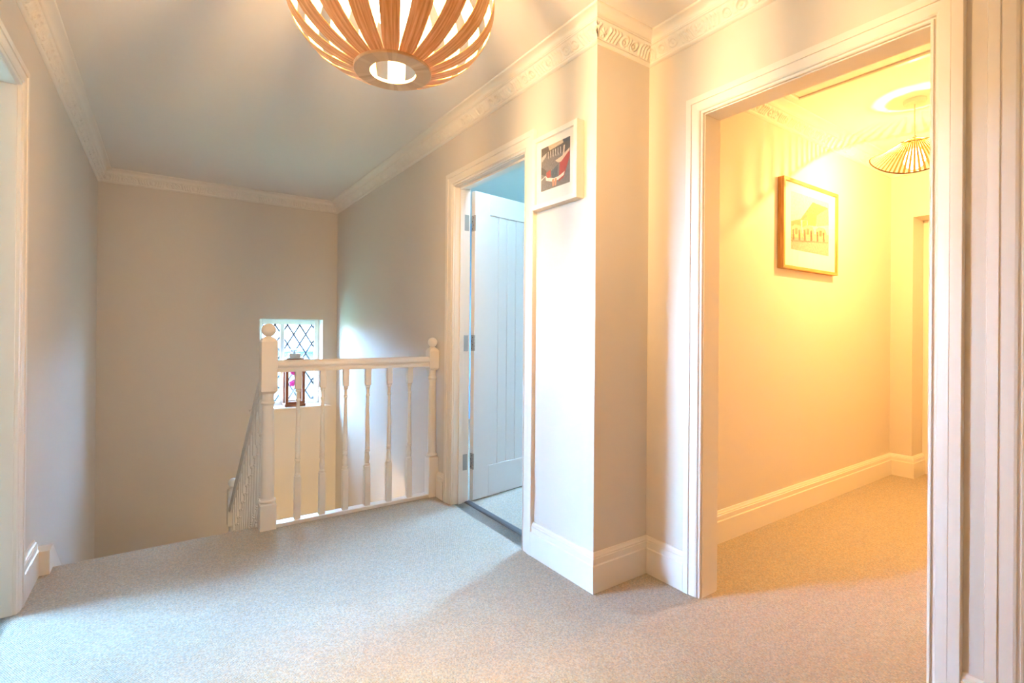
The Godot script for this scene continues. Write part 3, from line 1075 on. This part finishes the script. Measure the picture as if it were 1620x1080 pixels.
# ================================================================ the slatted pendant on the landing
func build_hall_pendant() -> void:
	var t := thing("slatted_pendant_lamp", "round pendant lamp of bent wooden slats hanging from the landing ceiling", "lamp", LAMP)
	var n := 18
	var ra := 0.25
	var rh := 0.178
	var r0 := 0.094
	var a0 := acos(r0 / ra)
	var rows := 26
	var meshes := []
	for variant in 3:
		var st := mb()
		var pts := []
		var uvs := []
		for i in rows + 1:
			var k := i / float(rows)
			var a := -a0 - 0.05 + (2 * a0 + 0.1) * k
			var r := ra * cos(a)
			var y := rh * sin(a)
			var wide := 0.0330 + 0.018 * pow(maxf(0.0, cos(a)), 1.5) if a < 0 else 0.0330 + 0.018 * pow(maxf(0.0, cos(a)), 1.2)
			wide = minf(wide, TAU * r / n * 0.985)
			var nn := Vector2(cos(a) / ra, sin(a) / rh).normalized()
			var row := []
			var ur := []
			for layer in [0.0, 0.0016]:
				for j in 4:
					var q := j / 3.0 - 0.5
					row.append(Vector3(r + nn.x * layer - (q * q) * 0.003, y + nn.y * layer, q * wide))
					ur.append(Vector2((q + 0.5) * 0.30 + variant * 0.33, k * 0.9 + variant * 0.21))
			pts.append(row)
			uvs.append(ur)
		for i in rows:
			var mid: Vector3 = (pts[i][1] + pts[i + 1][2]) * 0.5
			var outw := Vector3(mid.x, mid.y * 1.8, 0)
			for j in 3:
				quad_uv(st, pts[i][4 + j], pts[i][5 + j], pts[i + 1][5 + j], pts[i + 1][4 + j], outw, [uvs[i][4 + j], uvs[i][5 + j], uvs[i + 1][5 + j], uvs[i + 1][4 + j]])
				quad_uv(st, pts[i][j], pts[i][j + 1], pts[i + 1][j + 1], pts[i + 1][j], -outw, [uvs[i][j], uvs[i][j + 1], uvs[i + 1][j + 1], uvs[i + 1][j]])
			quad_uv(st, pts[i][0], pts[i][4], pts[i + 1][4], pts[i + 1][0], Vector3(0, 0, -1), [uvs[i][0], uvs[i][4], uvs[i + 1][4], uvs[i + 1][0]])
			quad_uv(st, pts[i][3], pts[i][7], pts[i + 1][7], pts[i + 1][3], Vector3(0, 0, 1), [uvs[i][3], uvs[i][7], uvs[i + 1][7], uvs[i + 1][3]])
		meshes.append(st.commit())
	for i in n:
		part("slat", meshes[i % 3], "veneer", t).rotation.y = TAU * (i + 0.32) / n
	# rings that hold the slats
	var yb := -rh * sin(a0)
	var st := mb()
	lathe(st, [Vector2(0.056, yb - 0.008), Vector2(0.0935, yb - 0.008), Vector2(0.095, yb - 0.006), Vector2(0.095, yb - 0.001), Vector2(0.056, yb - 0.001), Vector2(0.056, yb - 0.008)], Vector3.ZERO, 48)
	solid("bottom_ring", st, "birch", t)
	st = mb()
	lathe(st, [Vector2(0.056, -yb + 0.002), Vector2(0.095, -yb + 0.002), Vector2(0.095, -yb + 0.008), Vector2(0.056, -yb + 0.008), Vector2(0.056, -yb + 0.002)], Vector3.ZERO, 48)
	solid("top_ring", st, "birch", t)
	st = mb()
	for k in 3:
		var a := TAU * k / 3
		tube(st, [Vector3(cos(a) * 0.07, -yb + 0.006, sin(a) * 0.07), Vector3(cos(a) * 0.016, -yb + 0.006, sin(a) * 0.016)], 0.0025, 6)
	solid("spider", st, "steel", t)
	st = mb()
	lathe(st, [Vector2(0, 0.055), Vector2(0.019, 0.055), Vector2(0.021, 0.06), Vector2(0.021, 0.12), Vector2(0.012, 0.135), Vector2(0.004, 0.18), Vector2(0, 0.18)], Vector3.ZERO, 20)
	solid("bulb_holder", st, "cord_white", t)
	st = mb()
	tube(st, [Vector3(0, 0.175, 0), Vector3(0, CEIL - LAMP.y - 0.02, 0)], 0.0032, 8)
	solid("cord", st, "cord_white", t)
	st = mb()
	lathe(st, [Vector2(0, CEIL - LAMP.y - 0.035), Vector2(0.012, CEIL - LAMP.y - 0.035), Vector2(0.045, CEIL - LAMP.y - 0.012), Vector2(0.048, CEIL - LAMP.y), Vector2(0, CEIL - LAMP.y)], Vector3.ZERO, 28)
	solid("ceiling_rose", st, "cord_white", t)
	st = mb()
	ball(st, Vector3(0, 0.0, 0), Vector3(0.055, 0.06, 0.055), 24, 14)
	solid("bulb", st, "bulb_warm", t)
	var l := OmniLight3D.new()
	l.name = "hall_bulb_light"
	l.position = LAMP
	l.light_color = Color(1.0, 0.80, 0.55)
	l.light_energy = 2.15
	l.light_size = 0.037
	l.omni_range = 12.0
	l.omni_attenuation = 2.0
	l.shadow_enabled = true
	add_child(l)


# ================================================================ the wavy ribbed pendant in the corridor
func build_corridor_pendant() -> void:
	var t := thing("ribbed_pendant_lamp", "wavy hat-shaped pendant lamp of thin ribs glowing in the corridor", "lamp", PENDANT)
	var fwd := Vector3(-0.958, 0, 0.286)
	var rgt := Vector3(0.286, 0, 0.958)
	var rim := func(a: float) -> Vector3:
		var c := cos(a)
		var s := sin(a)
		return fwd * c * 0.20 + rgt * s * 0.205 + Vector3.UP * (0.015 - 0.118 * c + 0.005 * s - 0.022 * cos(2.0 * a))
	var hub := func(a: float) -> Vector3:
		return (fwd * cos(a) + rgt * sin(a)) * 0.06 + Vector3.UP * (0.105 - 0.02 * cos(a))
	var ring := []
	var inner := []
	var mid := []
	for i in 72:
		var a := TAU * i / 72
		ring.append(rim.call(a))
		inner.append(hub.call(a))
	var st := mb()
	tube(st, ring, 0.0035, 8, true)
	solid("brim_ring", st, "ring_wire", t)
	st = mb()
	tube(st, inner, 0.003, 8, true)
	solid("crown_ring", st, "ring_wire", t)
	st = mb()
	for i in 56:
		var a := TAU * i / 56
		var p: Vector3 = hub.call(a)
		var q: Vector3 = rim.call(a)
		var m := (p + q) * 0.5 + Vector3.UP * -0.012 + (q - p) * Vector3(0.08, 0, 0.08)
		var side := (fwd * -sin(a) + rgt * cos(a))
		for seg in [[p, m, 0.0031, 0.0052], [m, q, 0.0052, 0.0055]]:
			var p0: Vector3 = seg[0]
			var p1: Vector3 = seg[1]
			var w0: float = seg[2]
			var w1: float = seg[3]
			var nn := side.cross(p1 - p0).normalized() * 0.0006
			quad(st, p0 - side * w0 + nn, p0 + side * w0 + nn, p1 + side * w1 + nn, p1 - side * w1 + nn, nn)
			quad(st, p0 - side * w0 - nn, p0 + side * w0 - nn, p1 + side * w1 - nn, p1 - side * w1 - nn, -nn)
			quad(st, p0 - side * w0 - nn, p0 - side * w0 + nn, p1 - side * w1 + nn, p1 - side * w1 - nn, -side)
			quad(st, p0 + side * w0 - nn, p0 + side * w0 + nn, p1 + side * w1 + nn, p1 + side * w1 - nn, side)
	var ribs := solid("ribs", st, "rib_wire", t)
	ribs.set_meta("kind", "stuff")
	st = mb()
	for k in 3:
		var a := TAU * k / 3
		tube(st, [hub.call(a), Vector3(0, 0.115, 0)], 0.002, 6)
	solid("spider", st, "ring_wire", t)
	st = mb()
	lathe(st, [Vector2(0, 0.112), Vector2(0.046, 0.104), Vector2(0.046, 0.106), Vector2(0, 0.115)], Vector3.ZERO, 32)
	solid("crown_cap", st, "rib_wire", t)
	st = mb()
	lathe(st, [Vector2(0, 0.045), Vector2(0.018, 0.045), Vector2(0.02, 0.1), Vector2(0.008, 0.13), Vector2(0, 0.13)], Vector3.ZERO, 18)
	solid("bulb_holder", st, "cord_white", t)
	st = mb()
	tube(st, [Vector3(0, 0.12, 0), Vector3(0, CEIL - PENDANT.y - 0.02, 0)], 0.003, 8)
	solid("cord", st, "cord_white", t)
	st = mb()
	lathe(st, [Vector2(0, CEIL - PENDANT.y - 0.022), Vector2(0.05, CEIL - PENDANT.y - 0.02), Vector2(0.052, CEIL - PENDANT.y), Vector2(0, CEIL - PENDANT.y)], Vector3.ZERO, 28)
	solid("ceiling_rose", st, "cord_white", t)
	st = mb()
	ball(st, Vector3.ZERO, Vector3(0.05, 0.058, 0.05), 24, 14)
	solid("bulb", st, "bulb_amber", t)
	var l := OmniLight3D.new()
	l.name = "corridor_bulb_light"
	l.position = PENDANT
	l.light_color = Color(1.0, 0.74, 0.42)
	l.light_energy = 1.35
	l.light_size = 0.01
	l.omni_range = 12.0
	l.omni_attenuation = 2.0
	l.shadow_enabled = true
	add_child(l)


# ================================================================ the lamp in the hall below, whose light climbs the stairwell walls
func build_lower_lamp() -> void:
	var at := Vector3(0.33, -0.66, -2.1)
	var t := thing("bulb_pendant", "plain bulb on a short cord in the hall below the landing", "lamp", at)
	var st := mb()
	lathe(st, [Vector2(0, 0.04), Vector2(0.018, 0.04), Vector2(0.02, 0.085), Vector2(0.006, 0.10), Vector2(0, 0.10)], Vector3.ZERO, 18)
	solid("bulb_holder", st, "cord_white", t)
	st = mb()
	tube(st, [Vector3(0, 0.095, 0), Vector3(0, -0.25 - at.y, 0)], 0.003, 8)
	solid("cord", st, "cord_white", t)
	st = mb()
	ball(st, Vector3.ZERO, Vector3(0.03, 0.042, 0.03), 20, 12)
	solid("bulb", st, "bulb_warm", t)
	var l := OmniLight3D.new()
	l.name = "lower_bulb_light"
	l.position = at
	l.light_color = Color(1.0, 0.86, 0.64)
	l.light_energy = 2.0
	l.light_size = 0.03
	l.omni_range = 12.0
	l.omni_attenuation = 2.0
	l.shadow_enabled = true
	add_child(l)


# ================================================================ pictures
func fill_poly(im: Image, pts: Array, c: Color) -> void:
	var poly := PackedVector2Array(pts)
	var w := im.get_width()
	var h := im.get_height()
	var lo := Vector2(w, h)
	var hi := Vector2.ZERO
	var px := PackedVector2Array()
	for p in poly:
		var q := Vector2(p.x * w, p.y * h)
		px.append(q)
		lo = lo.min(q)
		hi = hi.max(q)
	for y in range(maxi(0, int(lo.y)), mini(h, int(hi.y) + 1)):
		for x in range(maxi(0, int(lo.x)), mini(w, int(hi.x) + 1)):
			if Geometry2D.is_point_in_polygon(Vector2(x + 0.5, y + 0.5), px):
				im.set_pixel(x, y, c)


func speckle(im: Image, amount: float, seed_: int) -> void:
	var n := FastNoiseLite.new()
	n.seed = seed_
	n.frequency = 0.12
	for y in im.get_height():
		for x in im.get_width():
			var c := im.get_pixel(x, y)
			var k := n.get_noise_2d(x, y) * amount
			im.set_pixel(x, y, Color(c.r + k, c.g + k, c.b + k))


func print_mat(called: String, im: Image) -> void:
	var m := plain(called, Color.WHITE, 0.5)
	m.albedo_texture = ImageTexture.create_from_image(im)
	m.texture_repeat = false


# a hung picture in its own axes: x right, y up, z out of the wall; the origin at the middle of its back
func picture(root: Node3D, w: float, h: float, depth: float, bar: float, frame_m: String, pw: float, ph: float, lift: float, print_m: String) -> void:
	var hw := w / 2
	var hh := h / 2
	var prof := [Vector2(0, 0), Vector2(0, depth - 0.002), Vector2(-0.002, depth), Vector2(-bar + 0.003, depth), Vector2(-bar, depth - 0.003), Vector2(-bar, 0)]
	var names := [[Vector3(-hw, -hh, 0), Vector3(-hw, hh, 0)], [Vector3(-hw, hh, 0), Vector3(hw, hh, 0)], [Vector3(hw, hh, 0), Vector3(hw, -hh, 0)], [Vector3(hw, -hh, 0), Vector3(-hw, -hh, 0)]]
	for e in names:
		var st := mb()
		var a: Vector3 = e[0]
		var b: Vector3 = e[1]
		var t := (b - a).normalized()
		var inw := -Vector3.BACK.cross(t)
		if inw.dot(-(a + b)) < 0:
			inw = -inw
		# mitred bar with grain along it
		var c := [Vector3.ZERO, Vector3.BACK * depth]
		var o := [a, a + Vector3.BACK * depth, a + (inw + t) * bar + Vector3.BACK * depth, a + (inw + t) * bar]
		var p := [b, b + Vector3.BACK * depth, b + (inw - t) * bar + Vector3.BACK * depth, b + (inw - t) * bar]
		var outs := [-inw, Vector3.BACK, inw, Vector3.FORWARD]
		for k in 4:
			var k2 := (k + 1) % 4
			var wd: float = [depth, bar, depth, bar][k] * 5.0
			var ln := a.distance_to(b)
			quad_uv(st, o[k], o[k2], p[k2], p[k], outs[k], [Vector2(0, 0), Vector2(wd, 0), Vector2(wd, ln), Vector2(0, ln)])
		solid("frame_bar", st, frame_m, root)
	part("mat_board", box_mesh(Vector3(-hw + bar, -hh + bar, depth - 0.016), Vector3(hw - bar, hh - bar, depth - 0.013)), "mat_board", root)
	var st := mb()
	var z := depth - 0.0125
	quad_uv(st, Vector3(-pw / 2, lift - ph / 2, z), Vector3(pw / 2, lift - ph / 2, z), Vector3(pw / 2, lift + ph / 2, z), Vector3(-pw / 2, lift + ph / 2, z), Vector3.BACK, [Vector2(0, 1), Vector2(1, 1), Vector2(1, 0), Vector2(0, 0)])
	solid("print", st, print_m, root)
	st = mb()
	quad(st, Vector3(-hw + bar, -hh + bar, depth - 0.006), Vector3(hw - bar, -hh + bar, depth - 0.006), Vector3(hw - bar, hh - bar, depth - 0.006), Vector3(-hw + bar, hh - bar, depth - 0.006), Vector3.BACK)
	solid("glazing", st, "pane_glass", root)


func build_pictures() -> void:
	# print one: a red boat moored by a quay
	var im := Image.create(160, 160, false, Image.FORMAT_RGB8)
	im.fill(tint(122, 118, 112))
	fill_poly(im, [Vector2(0, 0), Vector2(1, 0), Vector2(1, 0.30), Vector2(0, 0.22)], tint(84, 76, 70))
	fill_poly(im, [Vector2(0.25, 0.0), Vector2(1, 0.0), Vector2(1, 0.06), Vector2(0.3, 0.12)], tint(206, 186, 150))
	fill_poly(im, [Vector2(0.75, 0.0), Vector2(1, 0.0), Vector2(1, 0.10), Vector2(0.78, 0.08)], tint(58, 64, 74))
	for i in 6:
		var x := 0.24 + i * 0.085
		fill_poly(im, [Vector2(x, 0.14), Vector2(x + 0.028, 0.13), Vector2(x + 0.03, 0.30), Vector2(x + 0.005, 0.28)], tint(214, 206, 196))
	fill_poly(im, [Vector2(0.02, 0.20), Vector2(0.20, 0.14), Vector2(0.18, 0.22), Vector2(0.02, 0.32)], tint(196, 192, 186))
	fill_poly(im, [Vector2(0.0, 0.42), Vector2(0.2, 0.56), Vector2(0.16, 0.66), Vector2(0.0, 0.60)], tint(82, 78, 72))
	# hull
	fill_poly(im, [Vector2(0.66, 0.46), Vector2(0.98, 0.28), Vector2(0.99, 0.42), Vector2(0.80, 0.84), Vector2(0.62, 0.90)], tint(186, 52, 30))
	fill_poly(im, [Vector2(0.50, 0.40), Vector2(0.72, 0.36), Vector2(0.98, 0.24), Vector2(0.98, 0.30), Vector2(0.70, 0.48), Vector2(0.60, 0.47)], tint(240, 214, 184))
	fill_poly(im, [Vector2(0.78, 0.14), Vector2(0.83, 0.14), Vector2(0.80, 0.42), Vector2(0.75, 0.42)], tint(236, 214, 186))
	fill_poly(im, [Vector2(0.18, 0.60), Vector2(0.34, 0.56), Vector2(0.36, 0.72), Vector2(0.22, 0.74)], tint(176, 56, 34))
	fill_poly(im, [Vector2(0.36, 0.62), Vector2(0.60, 0.50), Vector2(0.58, 0.78), Vector2(0.40, 0.80)], tint(74, 92, 96))
	fill_poly(im, [Vector2(0.16, 0.66), Vector2(0.22, 0.72), Vector2(0.46, 0.78), Vector2(0.62, 0.78), Vector2(0.82, 0.72), Vector2(0.80, 0.80), Vector2(0.60, 0.86), Vector2(0.40, 0.85), Vector2(0.18, 0.78)], tint(246, 236, 220))
	fill_poly(im, [Vector2(0.40, 0.80), Vector2(0.47, 0.80), Vector2(0.46, 0.96), Vector2(0.41, 0.96)], tint(232, 150, 104))
	fill_poly(im, [Vector2(0.49, 0.80), Vector2(0.56, 0.80), Vector2(0.54, 0.96), Vector2(0.49, 0.96)], tint(232, 150, 104))
	fill_poly(im, [Vector2(0.0, 0.72), Vector2(0.16, 0.66), Vector2(0.16, 0.68), Vector2(0.0, 0.75)], tint(226, 222, 214))
	speckle(im, 0.10, 4)
	print_mat("boat_print", im)
	var t := thing("framed_picture", "square white box-framed print with a red boat on the cream pier", "picture", Vector3(XR - 0.0005, 1.832, -1.765))
	t.rotation.y = -PI / 2
	picture(t, 0.318, 0.338, 0.042, 0.022, "frame_white", 0.205, 0.202, 0.012, "boat_print")
	# print two: pale sketch of vintage cars under an awning
	im = Image.create(220, 150, false, Image.FORMAT_RGB8)
	im.fill(tint(214, 206, 196))
	fill_poly(im, [Vector2(0.0, 0.72), Vector2(1, 0.60), Vector2(1, 1), Vector2(0, 1)], tint(160, 144, 138))
	fill_poly(im, [Vector2(0.22, 0.46), Vector2(0.55, 0.08), Vector2(0.98, 0.10), Vector2(0.62, 0.32), Vector2(0.40, 0.44)], tint(128, 104, 70))
	fill_poly(im, [Vector2(0.62, 0.32), Vector2(0.98, 0.10), Vector2(1, 0.42), Vector2(0.66, 0.50)], tint(176, 158, 128))
	fill_poly(im, [Vector2(0.0, 0.52), Vector2(0.24, 0.44), Vector2(0.26, 0.74), Vector2(0.0, 0.82)], tint(140, 104, 62))
	fill_poly(im, [Vector2(0.40, 0.30), Vector2(0.66, 0.28), Vector2(0.64, 0.50), Vector2(0.42, 0.52)], tint(160, 128, 58))
	fill_poly(im, [Vector2(0.28, 0.46), Vector2(0.40, 0.44), Vector2(0.40, 0.56), Vector2(0.28, 0.58)], tint(156, 124, 62))
	for q in [[0.02, 0.56, 0.26], [0.30, 0.52, 0.30], [0.64, 0.50, 0.30]]:
		var x: float = q[0]
		var y: float = q[1]
		var w: float = q[2]
		fill_poly(im, [Vector2(x, y + 0.05), Vector2(x + w * 0.3, y), Vector2(x + w * 0.8, y), Vector2(x + w, y + 0.08), Vector2(x + w, y + 0.2), Vector2(x, y + 0.24)], tint(190, 168, 132))
		fill_poly(im, [Vector2(x + w * 0.05, y + 0.1), Vector2(x + w * 0.22, y + 0.08), Vector2(x + w * 0.24, y + 0.28), Vector2(x + w * 0.08, y + 0.30)], tint(74, 58, 50))
		fill_poly(im, [Vector2(x + w * 0.62, y + 0.08), Vector2(x + w * 0.8, y + 0.07), Vector2(x + w * 0.82, y + 0.26), Vector2(x + w * 0.66, y + 0.28)], tint(78, 62, 54))
		fill_poly(im, [Vector2(x + w * 0.3, y + 0.06), Vector2(x + w * 0.55, y + 0.05), Vector2(x + w * 0.55, y + 0.16), Vector2(x + w * 0.3, y + 0.17)], tint(120, 92, 64))
	fill_poly(im, [Vector2(0.0, 0.84), Vector2(1, 0.74), Vector2(1, 0.76), Vector2(0, 0.87)], tint(118, 102, 98))
	speckle(im, 0.10, 9)
	print_mat("street_print", im)
	var t2 := thing("framed_picture", "oak-framed print of old vehicles, broad cream mount, hanging in the lamplit corridor", "picture", Vector3(3.301, 1.736, ZP + 0.0005))
	picture(t2, 0.70, 0.535, 0.036, 0.018, "oak", 0.485, 0.345, 0.025, "street_print")


# ================================================================ lantern and flower on the sill
func build_sill_things() -> void:
	var at := Vector3(1.083, 0.310, ZE - 0.062)
	var t := thing("lantern", "brown wooden lantern with a grey metal top on the window sill", "lantern", at)
	var w := 0.092
	var d := 0.07
	var h := 0.47
	part("base", box_mesh(Vector3(-w - 0.008, 0, -d - 0.008), Vector3(w + 0.008, 0.026, d + 0.008), 0.003), "brown_wood", t)
	for q in [[-1, -1], [1, -1], [-1, 1], [1, 1]]:
		var x: float = q[0] * (w - 0.014)
		var z: float = q[1] * (d - 0.012)
		part("post", box_mesh(Vector3(x - 0.014, 0.026, z - 0.012), Vector3(x + 0.014, h - 0.03, z + 0.012), 0.002), "brown_wood", t)
	for s in [-1.0, 1.0]:
		part("rail", box_mesh(Vector3(-w + 0.028, 0.026, s * (d - 0.012) - 0.011), Vector3(w - 0.028, 0.052, s * (d - 0.012) + 0.011), 0.002), "brown_wood", t)
		part("rail", box_mesh(Vector3(-w + 0.028, h - 0.055, s * (d - 0.012) - 0.011), Vector3(w - 0.028, h - 0.03, s * (d - 0.012) + 0.011), 0.002), "brown_wood", t)
		var st := mb()
		var z: float = s * (d - 0.012)
		quad(st, Vector3(-w + 0.028, 0.052, z), Vector3(w - 0.028, 0.052, z), Vector3(w - 0.028, h - 0.055, z), Vector3(-w + 0.028, h - 0.055, z), Vector3(0, 0, s))
		solid("pane", st, "pane_glass", t)
		st = mb()
		var x: float = s * (w - 0.014)
		quad(st, Vector3(x, 0.026, -d + 0.024), Vector3(x, 0.026, d - 0.024), Vector3(x, h - 0.03, d - 0.024), Vector3(x, h - 0.03, -d + 0.024), Vector3(s, 0, 0))
		solid("pane", st, "pane_glass", t)
	part("top_board", box_mesh(Vector3(-w - 0.004, h - 0.03, -d - 0.004), Vector3(w + 0.004, h - 0.014, d + 0.004), 0.003), "brown_wood", t)
	part("cornice_board", box_mesh(Vector3(-w - 0.018, h - 0.014, -d - 0.012), Vector3(w + 0.018, h + 0.004, d + 0.012), 0.004), "brown_wood", t)
	var top := Node3D.new()
	top.name = "metal_top"
	t.add_child(top)
	part("plate", box_mesh(Vector3(-w + 0.01, h + 0.004, -d + 0.006), Vector3(w - 0.01, h + 0.018, d - 0.006), 0.004), "lantern_metal", top)
	part("chimney", box_mesh(Vector3(-0.054, h + 0.018, -0.044), Vector3(0.054, h + 0.058, 0.044), 0.004), "lantern_metal", top)
	part("chimney_cap", box_mesh(Vector3(-0.03, h + 0.066, -0.03), Vector3(0.03, h + 0.072, 0.03), 0.002), "lantern_metal", top)
	var st := mb()
	lathe(st, [Vector2(0.012, h + 0.057), Vector2(0.012, h + 0.09), Vector2(0.045, h + 0.094), Vector2(0.045, h + 0.099), Vector2(0.0, h + 0.104)], Vector3.ZERO, 20)
	var ring := []
	for i in 24:
		var a := TAU * i / 24
		ring.append(Vector3(cos(a) * 0.02, h + 0.122 + sin(a) * 0.02, 0))
	tube(st, ring, 0.0025, 6, true)
	solid("finial", st, "lantern_metal", top)
	# magenta flowers inside the lantern
	var f := thing("artificial_flower", "magenta flower stem seen through the wooden lantern's glass", "flower", at + Vector3(0, 0.0262, 0))
	st = mb()
	tube(st, [Vector3(0.02, 0, 0.0), Vector3(0.015, 0.12, 0.004), Vector3(-0.01, 0.26, 0.006), Vector3(-0.012, 0.37, 0.0)], 0.0028, 7)
	solid("stem", st, "stem_green", f)
	var k := 0
	for c in [Vector3(-0.018, 0.375, 0.022), Vector3(0.022, 0.35, 0.018), Vector3(-0.02, 0.325, 0.014), Vector3(0.012, 0.29, 0.02), Vector3(-0.022, 0.20, 0.02), Vector3(0.008, 0.215, 0.016)]:
		var fl := Node3D.new()
		fl.name = "blossom"
		f.add_child(fl, true)
		fl.position = c
		fl.rotation = Vector3(0.3 * sin(k * 2.1), 0.5 * cos(k * 1.7), k * 0.9)
		var pm := mb()
		ball(pm, Vector3(0, 0.017, 0), Vector3(0.013, 0.017, 0.003), 10, 6)
		var petal := pm.commit()
		for i in 5:
			var p := part("petal", petal, "petal", fl)
			p.rotation = Vector3(0.35, 0, 0)
			p.rotation.z = TAU * i / 5
		pm = mb()
		ball(pm, Vector3(0, 0, 0.003), Vector3(0.006, 0.006, 0.005), 8, 6)
		solid("centre", pm, "petal_dark", fl)
		k += 1


# ================================================================ threshold strip, loft hatch
func build_small_things() -> void:
	var st := mb()
	sweep(st, [Vector2(-0.024, 0), Vector2(0.024, 0), Vector2(0.020, 0.004), Vector2(0.010, 0.0065), Vector2(-0.010, 0.0065), Vector2(-0.020, 0.004)], [Vector3(1.588, 0.0, -2.772), Vector3(1.588, 0.0, -2.033)], Vector3.UP, 1.0)
	struct("trim_17", st, "threshold_metal", "dark grey metal threshold strip in the planked door's opening")
	var h := thing("loft_hatch", "square white loft hatch with a moulded frame in the corridor ceiling", "hatch", Vector3(2.52, CEIL, -1.02))
	var a := 0.36
	st = mb()
	sweep(st, [Vector2(0, 0), Vector2(0, -0.014), Vector2(0.008, -0.018), Vector2(0.035, -0.018), Vector2(0.042, -0.010), Vector2(0.042, 0)], [Vector3(-a, 0, a), Vector3(a, 0, a), Vector3(a, 0, -a), Vector3(-a, 0, -a), Vector3(-a, 0, a)], Vector3.UP, -1.0)
	solid("hatch_frame", st, "trim_paint", h)
	part("hatch_panel", box_mesh(Vector3(-a + 0.004, -0.008, -a + 0.004), Vector3(a - 0.004, 0.0, a - 0.004), 0.002), "ceiling_paint", h)


# ================================================================ outside the stair window
func build_outside() -> void:
	var st := mb()
	box(st, Vector3(-40, LOW - 0.3, -40), Vector3(40, LOW - 0.15, 40))
	struct("ground", st, "grass", "garden lawn outside the house")
	var h := thing("neighbouring_house", "neighbouring house with a low tiled roof seen through the leaded window", "house", Vector3(4.0, LOW - 0.15, -15.0))
	var g := LOW - 0.15
	part("wall", box_mesh(Vector3(-6, 0, -5), Vector3(5, 3.45, 2)), "house_render", h)
	st = mb()
	slab(st, PackedVector2Array([Vector2(-2.4, 3.40), Vector2(-2.4, 3.5), Vector2(2.0, 4.7), Vector2(6.0, 3.5), Vector2(6.0, 3.40), Vector2(2.0, 4.58)]), Vector3(-6.3, 0, 0), Vector3(0, 0, -1), Vector3.UP, Vector3.RIGHT, 11.6)
	solid("roof", st, "roof_tile", h)
	st = mb()
	tube(st, [Vector3(-1.45, 3.42, 2.45), Vector3(5.3, 3.42, 2.45)], 0.06, 8)
	solid("gutter", st, "gutter_dark", h)
	for x in [-0.9, 2.0]:
		var w := Node3D.new()
		w.name = "window"
		h.add_child(w, true)
		w.position = Vector3(x, 2.2, 2.0)
		for k in 4:
			part("window_bar", box_mesh(Vector3(k * 0.22, 0, 0), Vector3(k * 0.22 + 0.05, 1.0, 0.05)), "gutter_dark", w)
		part("window_frame", box_mesh(Vector3(-0.1, -0.06, 0), Vector3(0.82, 0.0, 0.06)), "frame_white", w)
